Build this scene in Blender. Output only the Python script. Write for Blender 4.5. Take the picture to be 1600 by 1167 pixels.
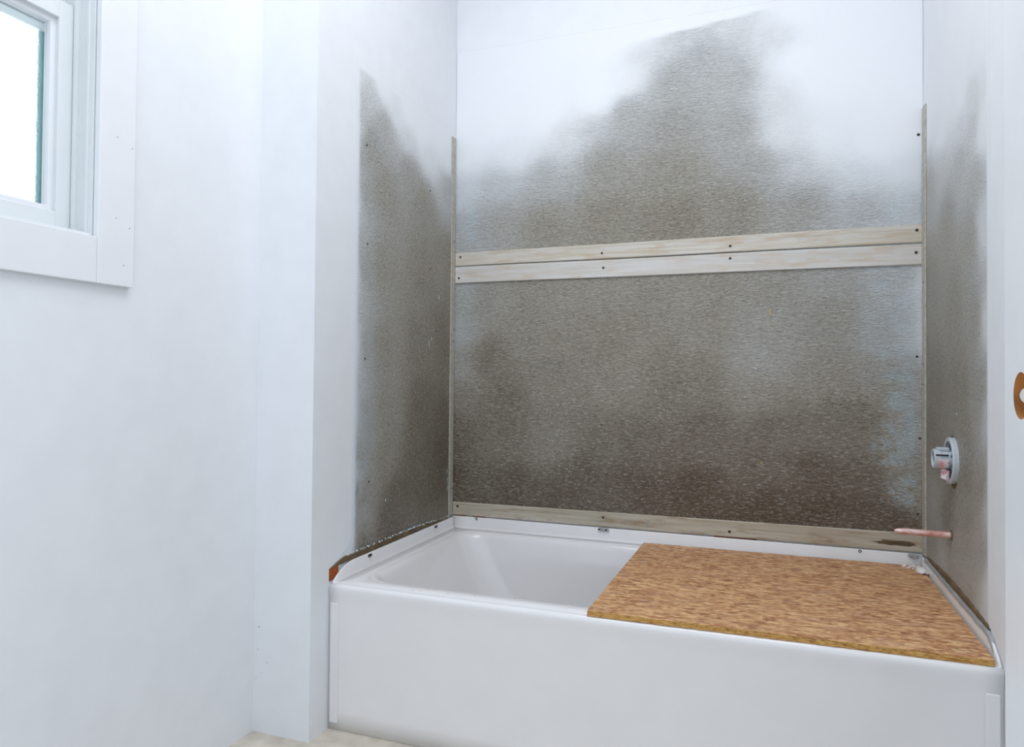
import bpy, bmesh, math, random
from mathutils import Vector, Matrix, noise
random.seed(7)
C = bpy.context.scene
for o in list(bpy.data.objects): bpy.data.objects.remove(o)

# ------------------------------------------------------------ camera
W = 1.524            # alcove width (metres); z = 0 is the top of the tub's tiling flange
cd = bpy.data.cameras.new('camera'); cam = bpy.data.objects.new('camera', cd)
C.collection.objects.link(cam); C.camera = cam
R = Vector((0.934966825, 0.354618020, 0.009115652)); U = Vector((-0.002486998, -0.019143678, 0.999813650)); F = Vector((-0.354726444, 0.934815265, 0.017016769))
m = Matrix((R, U, -F)).transposed().to_4x4(); m.translation = Vector((1.10453, -2.46031, 0.50779)); cam.matrix_world = m
cd.sensor_width = 36; cd.lens = 1132.93 / 1600 * 36
cd.shift_x = (800 - 776.486) / 1600; cd.shift_y = (570.903 - 583.5) / 1600
cd.clip_start = 0.02

# ------------------------------------------------------------ world, lights, exposure
w = bpy.data.worlds.new('sky'); C.world = w; w.use_nodes = True
bg = w.node_tree.nodes['Background']; bg.inputs[0].default_value = (0.82, 0.905, 1.0, 1); bg.inputs[1].default_value = 1.35
def area(name, loc, rot, sx, sy, energy, col):
    l = bpy.data.lights.new(name, 'AREA'); l.shape = 'RECTANGLE'; l.size = sx; l.size_y = sy; l.energy = energy; l.color = col
    o = bpy.data.objects.new(name, l); o.location = loc; o.rotation_euler = rot; C.collection.objects.link(o); return o
area('ceiling_fill', (0.72, -1.30, 2.27), (0, 0, 0), 1.2, 1.3, 20.5, (0.96, 0.975, 1.0))  # unseen fill light under the ceiling, spread wide to even out the brightness
vs = C.view_settings; vs.view_transform = 'Standard'; vs.look = 'None'; vs.gamma = 1; vs.use_curve_mapping = False; vs.exposure = 0.0

# ------------------------------------------------------------ node helpers
def srgb(*c):
    return tuple(((x / 255) / 12.92 if x / 255 <= 0.04045 else ((x / 255 + 0.055) / 1.055) ** 2.4) for x in c) + (1,)
class NT:
    def __init__(s, name, rough=0.5, spec=0.5, metal=0.0):
        s.m = bpy.data.materials.new(name); s.m.use_nodes = True; s.t = s.m.node_tree; s.b = s.t.nodes['Principled BSDF']
        s.b.inputs['Roughness'].default_value = rough; s.b.inputs['Specular IOR Level'].default_value = spec; s.b.inputs['Metallic'].default_value = metal
        s.tc = s.t.nodes.new('ShaderNodeTexCoord')
    def L(s, a, b): s.t.links.new(a, b)
    def map(s, scale=(1, 1, 1), loc=(0, 0, 0)):
        n = s.t.nodes.new('ShaderNodeMapping'); n.inputs['Scale'].default_value = scale; n.inputs['Location'].default_value = loc
        s.L(s.tc.outputs['Object'], n.inputs[0]); return n.outputs[0]
    def noise(s, vec, scale=5, detail=3, rough=0.5, dist=0):
        n = s.t.nodes.new('ShaderNodeTexNoise'); n.inputs['Scale'].default_value = scale; n.inputs['Detail'].default_value = detail
        n.inputs['Roughness'].default_value = rough; n.inputs['Distortion'].default_value = dist; s.L(vec, n.inputs['Vector']); return n.outputs['Fac']
    def voro(s, vec, scale=5, out='Color', feature='F1'):
        n = s.t.nodes.new('ShaderNodeTexVoronoi'); n.inputs['Scale'].default_value = scale; n.feature = feature; s.L(vec, n.inputs['Vector']); return n.outputs[out]
    def ramp(s, fac, stops):
        n = s.t.nodes.new('ShaderNodeValToRGB'); e = n.color_ramp.elements
        while len(e) < len(stops): e.new(0.5)
        for q, (p, c) in zip(e, stops): q.position = p; q.color = c
        s.L(fac, n.inputs[0]); return n.outputs[0]
    def rng(s, v, a, b, c=0, d=1, smooth=True):
        n = s.t.nodes.new('ShaderNodeMapRange'); n.interpolation_type = 'SMOOTHSTEP' if smooth else 'LINEAR'
        for i, x in enumerate((a, b, c, d)): n.inputs[i + 1].default_value = x
        s.L(v, n.inputs[0]); return n.outputs[0]
    def math(s, op, a, b=None, clamp=False):
        n = s.t.nodes.new('ShaderNodeMath'); n.operation = op; n.use_clamp = clamp
        for i, x in enumerate((a, b)):
            if x is None: continue
            if isinstance(x, (int, float)): n.inputs[i].default_value = x
            else: s.L(x, n.inputs[i])
        return n.outputs[0]
    def mix(s, fac, a, b, mode='MIX'):
        n = s.t.nodes.new('ShaderNodeMix'); n.data_type = 'RGBA'; n.blend_type = mode
        for i, x in ((0, fac), (6, a), (7, b)):
            if isinstance(x, (int, float)): n.inputs[i].default_value = x
            elif isinstance(x, tuple): n.inputs[i].default_value = x
            else: s.L(x, n.inputs[i])
        return n.outputs[2]
    def col(s, c):
        if isinstance(c, tuple): s.b.inputs['Base Color'].default_value = c
        else: s.L(c, s.b.inputs['Base Color'])
        return s
    def bump(s, h, strength=0.3, dist=0.002, sl=None):
        n = s.t.nodes.new('ShaderNodeBump'); n.inputs['Distance'].default_value = dist
        if isinstance(strength, (int, float)): n.inputs['Strength'].default_value = strength
        else: s.L(strength, n.inputs['Strength'])
        s.L(h, n.inputs['Height']); s.L(n.outputs[0], s.b.inputs['Normal']); return s
def plain(name, c, rough=0.5, spec=0.5, metal=0.0, var=0.04, bump=0.0, bs=60):
    n = NT(name, rough, spec, metal); v = n.map()
    k = n.noise(v, 14, 4)
    d = tuple(x * (1 - var * 2) for x in c[:3]) + (1,); l = tuple(min(1, x * (1 + var)) for x in c[:3]) + (1,)
    n.col(n.ramp(k, [(0.3, d), (0.7, l)]))
    if bump: n.bump(n.noise(v, bs, 4), bump, 0.002)
    return n.m

M = {}
M['paint'] = plain('white_wall_paint', (0.795, 0.815, 0.845, 1), 0.55, 0.35, var=0.012, bump=0.06, bs=180)
M['trim'] = plain('white_trim_paint', (0.81, 0.825, 0.85, 1), 0.35, 0.45, var=0.01)
M['sash'] = plain('white_vinyl', (0.76, 0.79, 0.80, 1), 0.35, 0.45, var=0.01)
M['tub'] = plain('white_tub_enamel', (0.80, 0.79, 0.795, 1), 0.10, 0.5, var=0.008)
M['floor'] = plain('tan_subfloor', (0.64, 0.585, 0.50, 1), 0.7, 0.3, var=0.12, bump=0.2)
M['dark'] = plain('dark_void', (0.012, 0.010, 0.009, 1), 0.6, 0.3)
M['screw'] = plain('dark_screw', (0.05, 0.045, 0.04, 1), 0.45, 0.5, 0.6)
M['stud'] = plain('orange_wood', srgb(176, 92, 42), 0.7, 0.2, var=0.2, bump=0.3)
M['rawwood'] = plain('raw_door_core', srgb(205, 140, 78), 0.7, 0.2, var=0.25, bump=0.4)
M['rust'] = plain('rusty_gap', srgb(120, 55, 30), 0.7, 0.2, var=0.2)
M['frost'] = plain('green_grey_frame', srgb(136, 172, 174), 0.5, 0.3, var=0.05)
M['plaster'] = plain('plaster_crumb', (0.78, 0.76, 0.75, 1), 0.8, 0.2, var=0.1, bump=0.6)
M['caulk'] = plain('grey_caulk', srgb(165, 166, 165), 0.6, 0.3, var=0.12, bump=0.5)
M['cyan'] = plain('pale_speck', srgb(205, 225, 232), 0.5, 0.4, var=0.05)
M['tan_resid'] = plain('brown_residue', srgb(112, 94, 70), 0.7, 0.3, var=0.25, bump=0.8, bs=90)
M['nailgrey'] = plain('filled_nail_grey', srgb(150, 152, 160), 0.6, 0.3)
M['yellow'] = plain('yellow_spot', srgb(205, 180, 110), 0.6, 0.3)
M['markblue'] = plain('ink_mark', srgb(52, 56, 74), 0.7, 0.2)
# skim-coated, embossed waterproof backer board; 'mask' attribute: R skim paint, G pale blue film, B darker brown tone, mostly low down
def board(name, sc):
    n = NT(name, 0.42, 0.5); v = n.map()
    at = n.t.nodes.new('ShaderNodeAttribute'); at.attribute_name = 'mask'
    sp = n.t.nodes.new('ShaderNodeSeparateColor'); n.L(at.outputs['Color'], sp.inputs[0])
    Wm, Bm, Tm = sp.outputs[0], sp.outputs[1], sp.outputs[2]
    big = n.noise(v, 7, 6, 0.6); med = n.noise(v, 30, 5, 0.65); fine = n.noise(n.map(sc), 1, 4, 0.65, 1.0)
    grain = n.noise(n.map(tuple(x * 2.2 for x in sc)), 1, 2, 0.6)
    wv = n.math('ADD', Wm, n.math('MULTIPLY', n.math('SUBTRACT', big, 0.5), 0.18))
    wv = n.math('ADD', wv, n.math('MULTIPLY', n.math('SUBTRACT', med, 0.5), 0.14))
    wv = n.rng(wv, 0.02, 0.95)
    tv = n.math('ADD', Tm, n.math('MULTIPLY', n.math('SUBTRACT', big, 0.5), 0.4), True)
    base = n.ramp(tv, [(0.0, srgb(*BC[0])), (0.5, srgb(*BC[1])), (1.0, srgb(*BC[2]))])
    # relief painted into the colour: highlights on tips, shade and dirt in hollows
    base = n.mix(n.rng(fine, 0.50, 0.64, 0, 0.42), base, srgb(186, 188, 184))
    base = n.mix(n.math('MULTIPLY', n.rng(fine, 0.48, 0.36, 0, 0.48), n.rng(tv, 0.0, 0.8, 0.5, 1)), base, srgb(66, 62, 56))
    base = n.mix(n.math('MULTIPLY', n.rng(grain, 0.60, 0.70, 0, 0.30), n.rng(tv, 0.5, 1.0, 1, 0.55)), base, srgb(206, 208, 206))
    base = n.mix(n.rng(grain, 0.40, 0.30, 0, 0.35), base, srgb(52, 48, 42))
    pat = n.math('MULTIPLY', n.rng(n.math('ADD', n.noise(v, 18, 7, 0.75), n.math('MULTIPLY', Bm, 0.30)), 0.63, 0.75), n.rng(Bm, 0.12, 0.6))
    pat = n.math('MULTIPLY', pat, n.rng(grain, 0.38, 0.55))
    base = n.mix(n.math('MULTIPLY', pat, 0.9), base, srgb(172, 190, 196))
    fl = n.rng(n.noise(v, 60, 4, 0.7), 0.70, 0.80, 0, 0.4)
    base = n.mix(fl, base, srgb(190, 188, 180))
    wcol = n.mix(Bm, (0.795, 0.815, 0.845, 1), srgb(205, 216, 228))
    n.col(n.mix(wv, base, wcol))
    n.L(n.rng(wv, 0, 1, 0.30, 0.6), n.b.inputs['Roughness'])
    h = n.math('ADD', fine, n.math('MULTIPLY', grain, 0.35))
    n.bump(h, n.rng(wv, 0.3, 1.0, 1.0, 0.04), 0.0060)
    return n.m
BC = [(176, 180, 182), (158, 152, 138), (96, 79, 59)]
M['board_back'] = board('embossed_board_back', (72, 72, 190))
M['board_side'] = board('embossed_board_side', (110, 110, 130))
# battens : pale aged flat strips
def batten(name, c1, c2, c3, sd=0):
    n = NT(name, 0.45, 0.4); v = n.map((1.2, 8, 26), (sd, 0, sd * .7))
    k = n.noise(v, 3, 5, 0.6); k2 = n.noise(n.map((4, 6, 22), (sd * 3, 1, 2)), 2.2, 4, 0.6)
    n.col(n.mix(n.rng(k2, 0.5, 0.68, 0, 0.6), n.ramp(k, [(0.35, c1), (0.62, c2)]), c3))
    n.bump(n.noise(n.map((20, 60, 200)), 1, 3), 0.12, 0.002); return n.m
M['batten_up'] = batten('cream_batten', srgb(188, 178, 158), srgb(206, 202, 196), srgb(184, 160, 128))
M['batten_low'] = batten('pale_batten', srgb(196, 190, 180), srgb(208, 206, 204), srgb(194, 174, 150), 5)
M['batten_base'] = batten('stained_batten', srgb(170, 158, 138), srgb(190, 184, 170), srgb(134, 108, 76), 9)
M['corner'] = batten('corner_trim', srgb(170, 165, 152), srgb(186, 183, 174), srgb(160, 148, 124))
# particle / strand board
def osb():
    n = NT('strand_board', 0.6, 0.3)
    a = n.voro(n.map((26, 90, 60)), 1.6); b = n.voro(n.map((34, 120, 60), (3, 5, 1)), 2.4)
    ga = n.t.nodes.new('ShaderNodeSeparateColor'); n.L(a, ga.inputs[0]); gb = n.t.nodes.new('ShaderNodeSeparateColor'); n.L(b, gb.inputs[0])
    k = n.math('ADD', n.math('MULTIPLY', ga.outputs[0], 0.35), n.math('MULTIPLY', gb.outputs[1], 0.35))
    st = n.noise(n.map((30, 170, 60)), 1.2, 5, 0.7, 0.8)
    k = n.math('ADD', k, n.math('MULTIPLY', st, 0.45))
    c = n.ramp(k, [(0.28, srgb(132, 82, 54)), (0.44, srgb(178, 126, 88)), (0.60, srgb(204, 156, 114)), (0.80, srgb(228, 188, 140))])
    dk = n.rng(n.noise(n.map((60, 260, 60)), 1, 4, 0.7), 0.66, 0.76, 0, 0.75)
    c = n.mix(dk, c, srgb(88, 52, 40))
    lv = n.rng(n.noise(n.map((8, 20, 8)), 1.5, 4), 0.5, 0.75, 0, 0.3)
    c = n.mix(lv, c, srgb(170, 142, 132))
    n.col(c); n.bump(n.math('ADD', st, ga.outputs[0]), 0.3, 0.0015); return n.m
M['osb'] = osb()
n = NT('strand_board_edge', 0.8, 0.2); k = n.noise(n.map((60, 60, 320)), 1, 5, 0.75)
n.col(n.ramp(k, [(0.36, srgb(140, 92, 44)), (0.5, srgb(206, 158, 90)), (0.66, srgb(228, 186, 116))])); n.bump(k, 1.0, 0.003); M['osb_edge'] = n.m
# glass with obscure texture
g = NT('obscure_glass', 0.18, 0.5); g.b.inputs['Transmission Weight'].default_value = 1; g.b.inputs['IOR'].default_value = 1.15
g.col((0.95, 1.0, 0.985, 1)); g.bump(g.noise(g.map(), 160, 2), 0.25, 0.002); M['glass'] = g.m
# copper mottled at random with paler pink
n = NT('copper_pipe', 0.32, 0.5, 0.25); k = n.noise(n.map((30, 60, 60)), 1, 4, 0.6)
n.col(n.ramp(k, [(0.35, srgb(190, 124, 110)), (0.6, srgb(226, 196, 192))])); M['copper'] = n.m
M['guard'] = plain('grey_plastic', srgb(190, 199, 206), 0.3, 0.5, var=0.04)
M['guard_in'] = plain('dark_grey_plastic', srgb(96, 104, 112), 0.4, 0.5, var=0.06)
n = NT('pink_label', 0.6, 0.3); k = n.noise(n.map((40, 40, 40)), 2.2, 4); n.col(n.ramp(k, [(0.42, srgb(232, 226, 228)), (0.62, srgb(222, 160, 166))])); M['label'] = n.m

# ------------------------------------------------------------ object helpers
def tag(o, label=None, cat=None, group=None, kind=None):
    for k, v in (('label', label), ('category', cat), ('group', group), ('kind', kind)):
        if v: o[k] = v
    return o
def empty(name, loc, label, cat, group=None):
    o = bpy.data.objects.new(name, None); C.collection.objects.link(o); o.location = loc; o.empty_display_size = 0.05
    return tag(o, label, cat, group)
def link(name, bm, mats, parent=None, smooth=False, org=None, bevel=0):
    """bm holds WORLD coordinates; geometry is moved into the object's own frame"""
    if bevel:
        bmesh.ops.bevel(bm, geom=list(bm.edges), offset=bevel, segments=2, affect='EDGES', profile=0.5)
    wloc = Vector(org) if org is not None else None
    plocs = Vector((0, 0, 0)); q = parent
    while q is not None: plocs += q.location; q = q.parent
    if wloc is None: wloc = plocs.copy()
    for v in bm.verts: v.co -= wloc
    bmesh.ops.recalc_face_normals(bm, faces=bm.faces)
    me = bpy.data.meshes.new(name); bm.to_mesh(me); bm.free()
    for mm in (mats if isinstance(mats, (list, tuple)) else [mats]): me.materials.append(mm)
    if smooth:
        for p in me.polygons: p.use_smooth = True
    o = bpy.data.objects.new(name, me); C.collection.objects.link(o); o.parent = parent; o.location = wloc - plocs
    return o
def box(bm, a, b):
    x0, y0, z0 = (min(a[i], b[i]) for i in range(3)); x1, y1, z1 = (max(a[i], b[i]) for i in range(3))
    v = [bm.verts.new(c) for c in ((x0, y0, z0), (x1, y0, z0), (x1, y1, z0), (x0, y1, z0), (x0, y0, z1), (x1, y0, z1), (x1, y1, z1), (x0, y1, z1))]
    return [bm.faces.new([v[i] for i in f]) for f in ((3, 2, 1, 0), (4, 5, 6, 7), (0, 1, 5, 4), (1, 2, 6, 5), (2, 3, 7, 6), (3, 0, 4, 7))]
def boxo(name, a, b, mat, parent=None, bevel=0, **k):
    bm = bmesh.new(); box(bm, a, b); return link(name, bm, mat, parent, bevel=bevel, **k)
def cyl(bm, p0, p1, r0, r1=None, n=16, caps=True):
    p0 = Vector(p0); p1 = Vector(p1); r1 = r0 if r1 is None else r1; d = (p1 - p0).normalized()
    a = d.orthogonal().normalized(); b = d.cross(a); A = []; B = []
    for i in range(n):
        t = 2 * math.pi * i / n; e = a * math.cos(t) + b * math.sin(t); A.append(bm.verts.new(p0 + e * r0)); B.append(bm.verts.new(p1 + e * r1))
    for i in range(n): bm.faces.new((A[i], A[(i + 1) % n], B[(i + 1) % n], B[i]))
    if caps: bm.faces.new(A[::-1]); bm.faces.new(B)
def lathe(bm, org, axis, prof, n=40):
    """prof: list of (distance along axis, radius)"""
    org = Vector(org); d = Vector(axis).normalized(); a = d.orthogonal().normalized(); b = d.cross(a); rings = []
    for (h, r) in prof:
        rings.append([bm.verts.new(org + d * h + (a * math.cos(2 * math.pi * i / n) + b * math.sin(2 * math.pi * i / n)) * r) for i in range(n)])
    for A, B in zip(rings, rings[1:]):
        for i in range(n): bm.faces.new((A[i], A[(i + 1) % n], B[(i + 1) % n], B[i]))
    return rings
S = 'structure'

# ============================================================ THE SETTING
XA = -0.176; YS = -0.880; ZC = 2.30; ZF = -0.43; YB = -2.62
tag(boxo('floor', (XA - 0.2, YB, ZF - 0.05), (W + 0.2, 0.15, ZF), M['floor']), kind=S)
tag(boxo('ceiling', (XA - 0.2, YB, ZC), (W + 0.2, 0.15, ZC + 0.05), M['paint']), kind=S)
bm = bmesh.new(); box(bm, (-0.1, 0.0035, ZF), (W + 0.1, 0.12, ZC)); box(bm, (-0.002, 0.0004, 1.7205), (W + 0.002, 0.0035, ZC)); tag(link('wall_back', bm, M['paint']), kind=S)
# alcove end wall + return facing the room = one solid block of wall (x from XA to 0)
bm = bmesh.new(); box(bm, (XA, YS + 0.002, ZF), (-0.0035, 0.0035, ZC)); box(bm, (XA, YS, ZF), (-0.0004, -0.6905, ZC)); box(bm, (-0.0036, -0.6905, 1.4105), (-0.0004, 0.0, ZC)); tag(link('wall_left', bm, M['paint']), kind=S)
bm = bmesh.new(); box(bm, (W + 0.0035, YB, ZF), (W + 0.12, 0.0035, ZC)); box(bm, (W + 0.0004, YB, ZF), (W + 0.0036, -0.7055, ZC)); box(bm, (W + 0.0004, -0.7055, 1.4005), (W + 0.0036, 0.0, ZC)); tag(link('wall_right', bm, M['paint']), kind=S)
# window wall with its opening
WY0, WY1, WZ0, WZ1 = -2.10, -1.384, 0.785, 1.64
bm = bmesh.new(); xo = XA - 0.14
box(bm, (xo, YB, ZF), (XA, WY0, ZC)); box(bm, (xo, WY1, ZF), (XA, 0.0, ZC)); box(bm, (xo, WY0, ZF), (XA, WY1, WZ0)); box(bm, (xo, WY0, WZ1), (XA, WY1, ZC))
tag(link('wall_window_side', bm, M['paint']), kind=S)
# small scuffs low on the return wall beside the tub
bm = bmesh.new()
for (x, z, r) in ((-0.160, -0.155, .0022), (-0.163, -0.215, .0014), (-0.132, -0.245, .0016), (-0.150, -0.275, .0012), (-0.168, -0.290, .0012), (-0.128, 0.05, .001)):
    lathe(bm, (x, YS - 0.0002, z), (0, -1, 0), [(0, r), (0.0004, r * 0.7), (0.0005, 0.0001)], 8)
tag(link('scuff_mark', bm, M['nailgrey'], bpy.data.objects['wall_left']), kind='stuff')
# window
win = bpy.data.objects.new('window_1', None); C.collection.objects.link(win); win.location = (XA, (WY0 + WY1) / 2, WZ0); tag(win, kind=S)
cx0, cx1 = XA, XA + 0.014
boxo('casing', (cx0, WY1 - 0.004, WZ0 - 0.094), (cx1, WY1 + 0.084, WZ1 + 0.095), M['trim'], win, 0.0015)
boxo('casing', (cx0, WY0 - 0.095, WZ0 - 0.094), (cx1, WY0 - 0.001, WZ1 + 0.095), M['trim'], win, 0.0015)
boxo('casing', (cx0, WY0 - 0.0005, WZ0 - 0.094), (cx1 - 0.0006, WY1 - 0.0045, WZ0 - 0.001), M['trim'], win, 0.0015)
boxo('casing', (cx0, WY0 - 0.0005, WZ1 + 0.001), (cx1 - 0.0006, WY1 - 0.0045, WZ1 + 0.095), M['trim'], win, 0.0015)
# jamb liner: frame with stepped stops (tracks) against which the sashes slide
def frame(bm, x0, x1, y0, y1, z0, z1, wl, wr, wb, wt):
    box(bm, (x0, y0, z0), (x1, y0 + wl, z1)); box(bm, (x0, y1 - wr, z0), (x1, y1, z1)); box(bm, (x0, y0 + wl, z0), (x1, y1 - wr, z0 + wb)); box(bm, (x0, y0 + wl, z1 - wt), (x1, y1 - wr, z1))
bm = bmesh.new()
frame(bm, XA - 0.14, XA - 0.002, WY0, WY1, WZ0, WZ1, 0.006, 0.006, 0.006, 0.006)
frame(bm, XA - 0.052, XA - 0.044, WY0, WY1, WZ0, WZ1, 0.014, 0.014, 0.010, 0.012)
frame(bm, XA - 0.020, XA - 0.014, WY0, WY1, WZ0, WZ1, 0.010, 0.010, 0.008, 0.010)
frame(bm, XA - 0.094, XA - 0.088, WY0, WY1, WZ0, WZ1, 0.014, 0.014, 0.010, 0.012)
link('window_frame', bm, M['sash'], win, bevel=0.0008)
def sash(x0, x1, z0, z1, rb, rt):
    bm = bmesh.new(); y0, y1 = WY0 + 0.008, WY1 - 0.008
    frame(bm, x0, x1, y0, y1, z0, z1, 0.036, 0.036, rb, rt)
    s = link('sash', bm, M['sash'], win, bevel=0.001)
    bm = bmesh.new(); frame(bm, x0 + 0.004, x1 - 0.010, y0 + 0.035, y1 - 0.035, z0 + rb - 0.001, z1 - rt + 0.001, 0.012, 0.012, 0.012, 0.012)
    link('glazing_bead', bm, M['trim'], s, bevel=0.001)
    xm = (x0 + x1) / 2 - 0.006
    boxo('pane', (xm - 0.002, y0 + 0.040, z0 + rb + 0.003), (xm + 0.002, y1 - 0.040, z1 - rt - 0.003), M['glass'], s)
sash(XA - 0.086, XA - 0.054, WZ0 + 0.012, 1.257, 0.034, 0.036)
sash(XA - 0.128, XA - 0.096, 1.213, WZ1 - 0.012, 0.034, 0.036)
bm = bmesh.new(); frame(bm, XA - 0.139, XA - 0.1285, WY0 + 0.0065, WY1 - 0.0065, WZ0 + 0.0065, 1.262, 0.014, 0.018, 0.012, 0.034)
link('outer_frame', bm, M['frost'], win)  # added outer frame; green-grey stands in for the shaded sash rail behind glass
for (y, z) in ((-1.346, 0.998), (-1.309, 0.985), (-1.346, 0.83), (-1.312, 0.815), (-1.325, 0.735)):
    bm = bmesh.new(); cyl(bm, (cx1 - 0.001, y, z), (cx1 + 0.0004, y, z), 0.0013, n=8); link('nail', bm, M['nailgrey'], win)

# door standing open in front of the right wall, bored for a lockset
DX, DY0, DY1, DZ0, DZ1 = 1.375, -2.15, -1.394, -0.42, 1.61; HY, HZ, HR = -1.456, 0.4925, 0.0275
door = bpy.data.objects.new('door_1', None); C.collection.objects.link(door); door.location = (DX, (DY0 + DY1) / 2, DZ0); tag(door, kind=S)
bm = bmesh.new(); a = DY1 - HY
ys = [DY0, HY - a, DY1]; zs = [DZ0, HZ - a, HZ + a, DZ1]
for x in (DX, DX + 0.035):
    for i in range(2):
        for j in range(3):
            if i == 1 and j == 1: continue
            bm.faces.new([bm.verts.new((x, y, z)) for y, z in ((ys[i], zs[j]), (ys[i + 1], zs[j]), (ys[i + 1], zs[j + 1]), (ys[i], zs[j + 1]))])
    n = 48; A = []; B = []
    for k in range(n):
        t = 2 * math.pi * (k + 0.5 * 0) / n; c, s = math.cos(t), math.sin(t); q = a / max(abs(c), abs(s))
        A.append(bm.verts.new((x, HY + HR * c, HZ + HR * s))); B.append(bm.verts.new((x, HY + q * c, HZ + q * s)))
    for k in range(n): bm.faces.new((A[k], A[(k + 1) % n], B[(k + 1) % n], B[k]))
for q in (((DY0, DZ0), (DY1, DZ0)), ((DY1, DZ1), (DY0, DZ1)), ((DY0, DZ1), (DY0, DZ0))):
    bm.faces.new([bm.verts.new(c) for c in ((DX, *q[0]), (DX, *q[1]), (DX + 0.035, *q[1]), (DX + 0.035, *q[0]))])
LR = 0.0115; xm = DX + 0.0175; h_ = 0.0175      # latch edge with its bored hole
for (z0_, z1_) in ((DZ0, HZ - h_), (HZ + h_, DZ1)): bm.faces.new([bm.verts.new(c) for c in ((DX, DY1, z0_), (DX + 0.035, DY1, z0_), (DX + 0.035, DY1, z1_), (DX, DY1, z1_))])
A = []; B = []
for k in range(32):
    t = 2 * math.pi * k / 32; c, s = math.cos(t), math.sin(t); q = h_ / max(abs(c), abs(s))
    A.append(bm.verts.new((xm + LR * c, DY1, HZ + LR * s))); B.append(bm.verts.new((xm + q * c, DY1, HZ + q * s)))
for k in range(32): bm.faces.new((A[k], A[(k + 1) % 32], B[(k + 1) % 32], B[k]))
bmesh.ops.remove_doubles(bm, verts=bm.verts, dist=0.0001)
link('door_slab', bm, M['trim'], door)
bm = bmesh.new(); NA, NX = 160, 48; G = []
for j in range(NX + 1):
    G.append([bm.verts.new((DX + 0.0002 + 0.0346 * j / NX, HY + (HR - 0.0002) * math.cos(2 * math.pi * k / NA), HZ + (HR - 0.0002) * math.sin(2 * math.pi * k / NA))) for k in range(NA)])
for j in range(NX):
    for k in range(NA):
        q = [G[j][k], G[j][(k + 1) % NA], G[j + 1][(k + 1) % NA], G[j + 1][k]]; c = sum((v.co for v in q), Vector()) / 4
        if c.y > HY and (c.x - xm) ** 2 + (c.z - HZ) ** 2 < LR ** 2: continue
        bm.faces.new(q)
A = []; B = []
for k in range(40):
    t = 2 * math.pi * k / 40; x, z = xm + LR * math.cos(t), LR * math.sin(t)
    A.append(bm.verts.new((x, HY + math.sqrt(HR * HR - z * z) - 0.0006, HZ + z))); B.append(bm.verts.new((x, DY1 + 0.0001, HZ + z)))
for k in range(40): bm.faces.new((A[k], A[(k + 1) % 40], B[(k + 1) % 40], B[k]))
o = link('lockset_bore', bm, M['rawwood'], door, smooth=True); tag(o, 'raw orange wood inside the bored hole')

# ============================================================ BACKER BOARDS
BU =[(0.014,1.846,1,0,0),(0.339,1.722,1,0,0),(0.571,1.685,1,0,0.2),(0.648,1.717,1,0,0),(0.682,1.602,0.62,0,0.2),(0.809,1.669,0.62,0,0.2),(0.992,1.681,0.66,0,0.2),(1.184,1.700,0.97,0,0),(1.366,1.658,1,0,0),(1.504,1.576,1,0,0),(1.504,1.267,0.97,0,0),(1.453,1.428,1,0,0),(1.277,1.453,0.97,0,0),(1.185,1.527,0.95,0,0),(1.128,1.597,0.66,0,0.2),(1.109,1.415,0.7,0,0.2),(0.892,1.549,0.45,0,0.25),(0.789,1.500,0.38,0,0.3),(0.993,1.472,0.45,0,0.3),(0.638,1.542,0.9,0,0.2),(0.527,1.490,0.97,0,0),(0.342,1.446,1,0,0),(0.171,1.443,1,0,0),(0.018,1.437,1,0,0),(0.019,1.341,0.92,0.1,0),(0.222,1.332,0.85,0.1,0),(0.413,1.357,0.7,0,0.2),(0.528,1.378,0.55,0,0.2),(0.639,1.410,0.35,0,0.3),(0.790,1.348,0.22,0,0.35),(0.993,1.325,0.35,0,0.35),(1.129,1.289,0.75,0,0.2),(1.277,1.273,0.9,0,0),(1.418,1.238,0.95,0.1,0),(1.504,1.151,0.85,0.3,0),(1.366,1.125,0.7,0.3,0.1),(1.185,1.161,0.6,0.1,0.2),(1.052,1.194,0.35,0,0.4),(0.790,1.198,0.12,0,0.5),(0.574,1.240,0.2,0,0.45),(0.344,1.216,0.45,0.2,0.3),(0.173,1.208,0.55,0.4,0.2),(0.021,1.197,0.65,0.5,0.1),(0.022,1.054,0.45,0.6,0.2),(0.175,1.067,0.3,0.3,0.45),(0.345,1.056,0.12,0,0.55),(0.575,1.063,0.05,0,0.6),(0.791,1.047,0.02,0,0.65),(0.994,1.075,0.1,0,0.6),(1.185,1.060,0.25,0.2,0.45),(1.366,1.046,0.45,0.4,0.3),(1.503,1.036,0.6,0.6,0.2),(0.023,0.994,0.4,0.4,0.3)]
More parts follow.
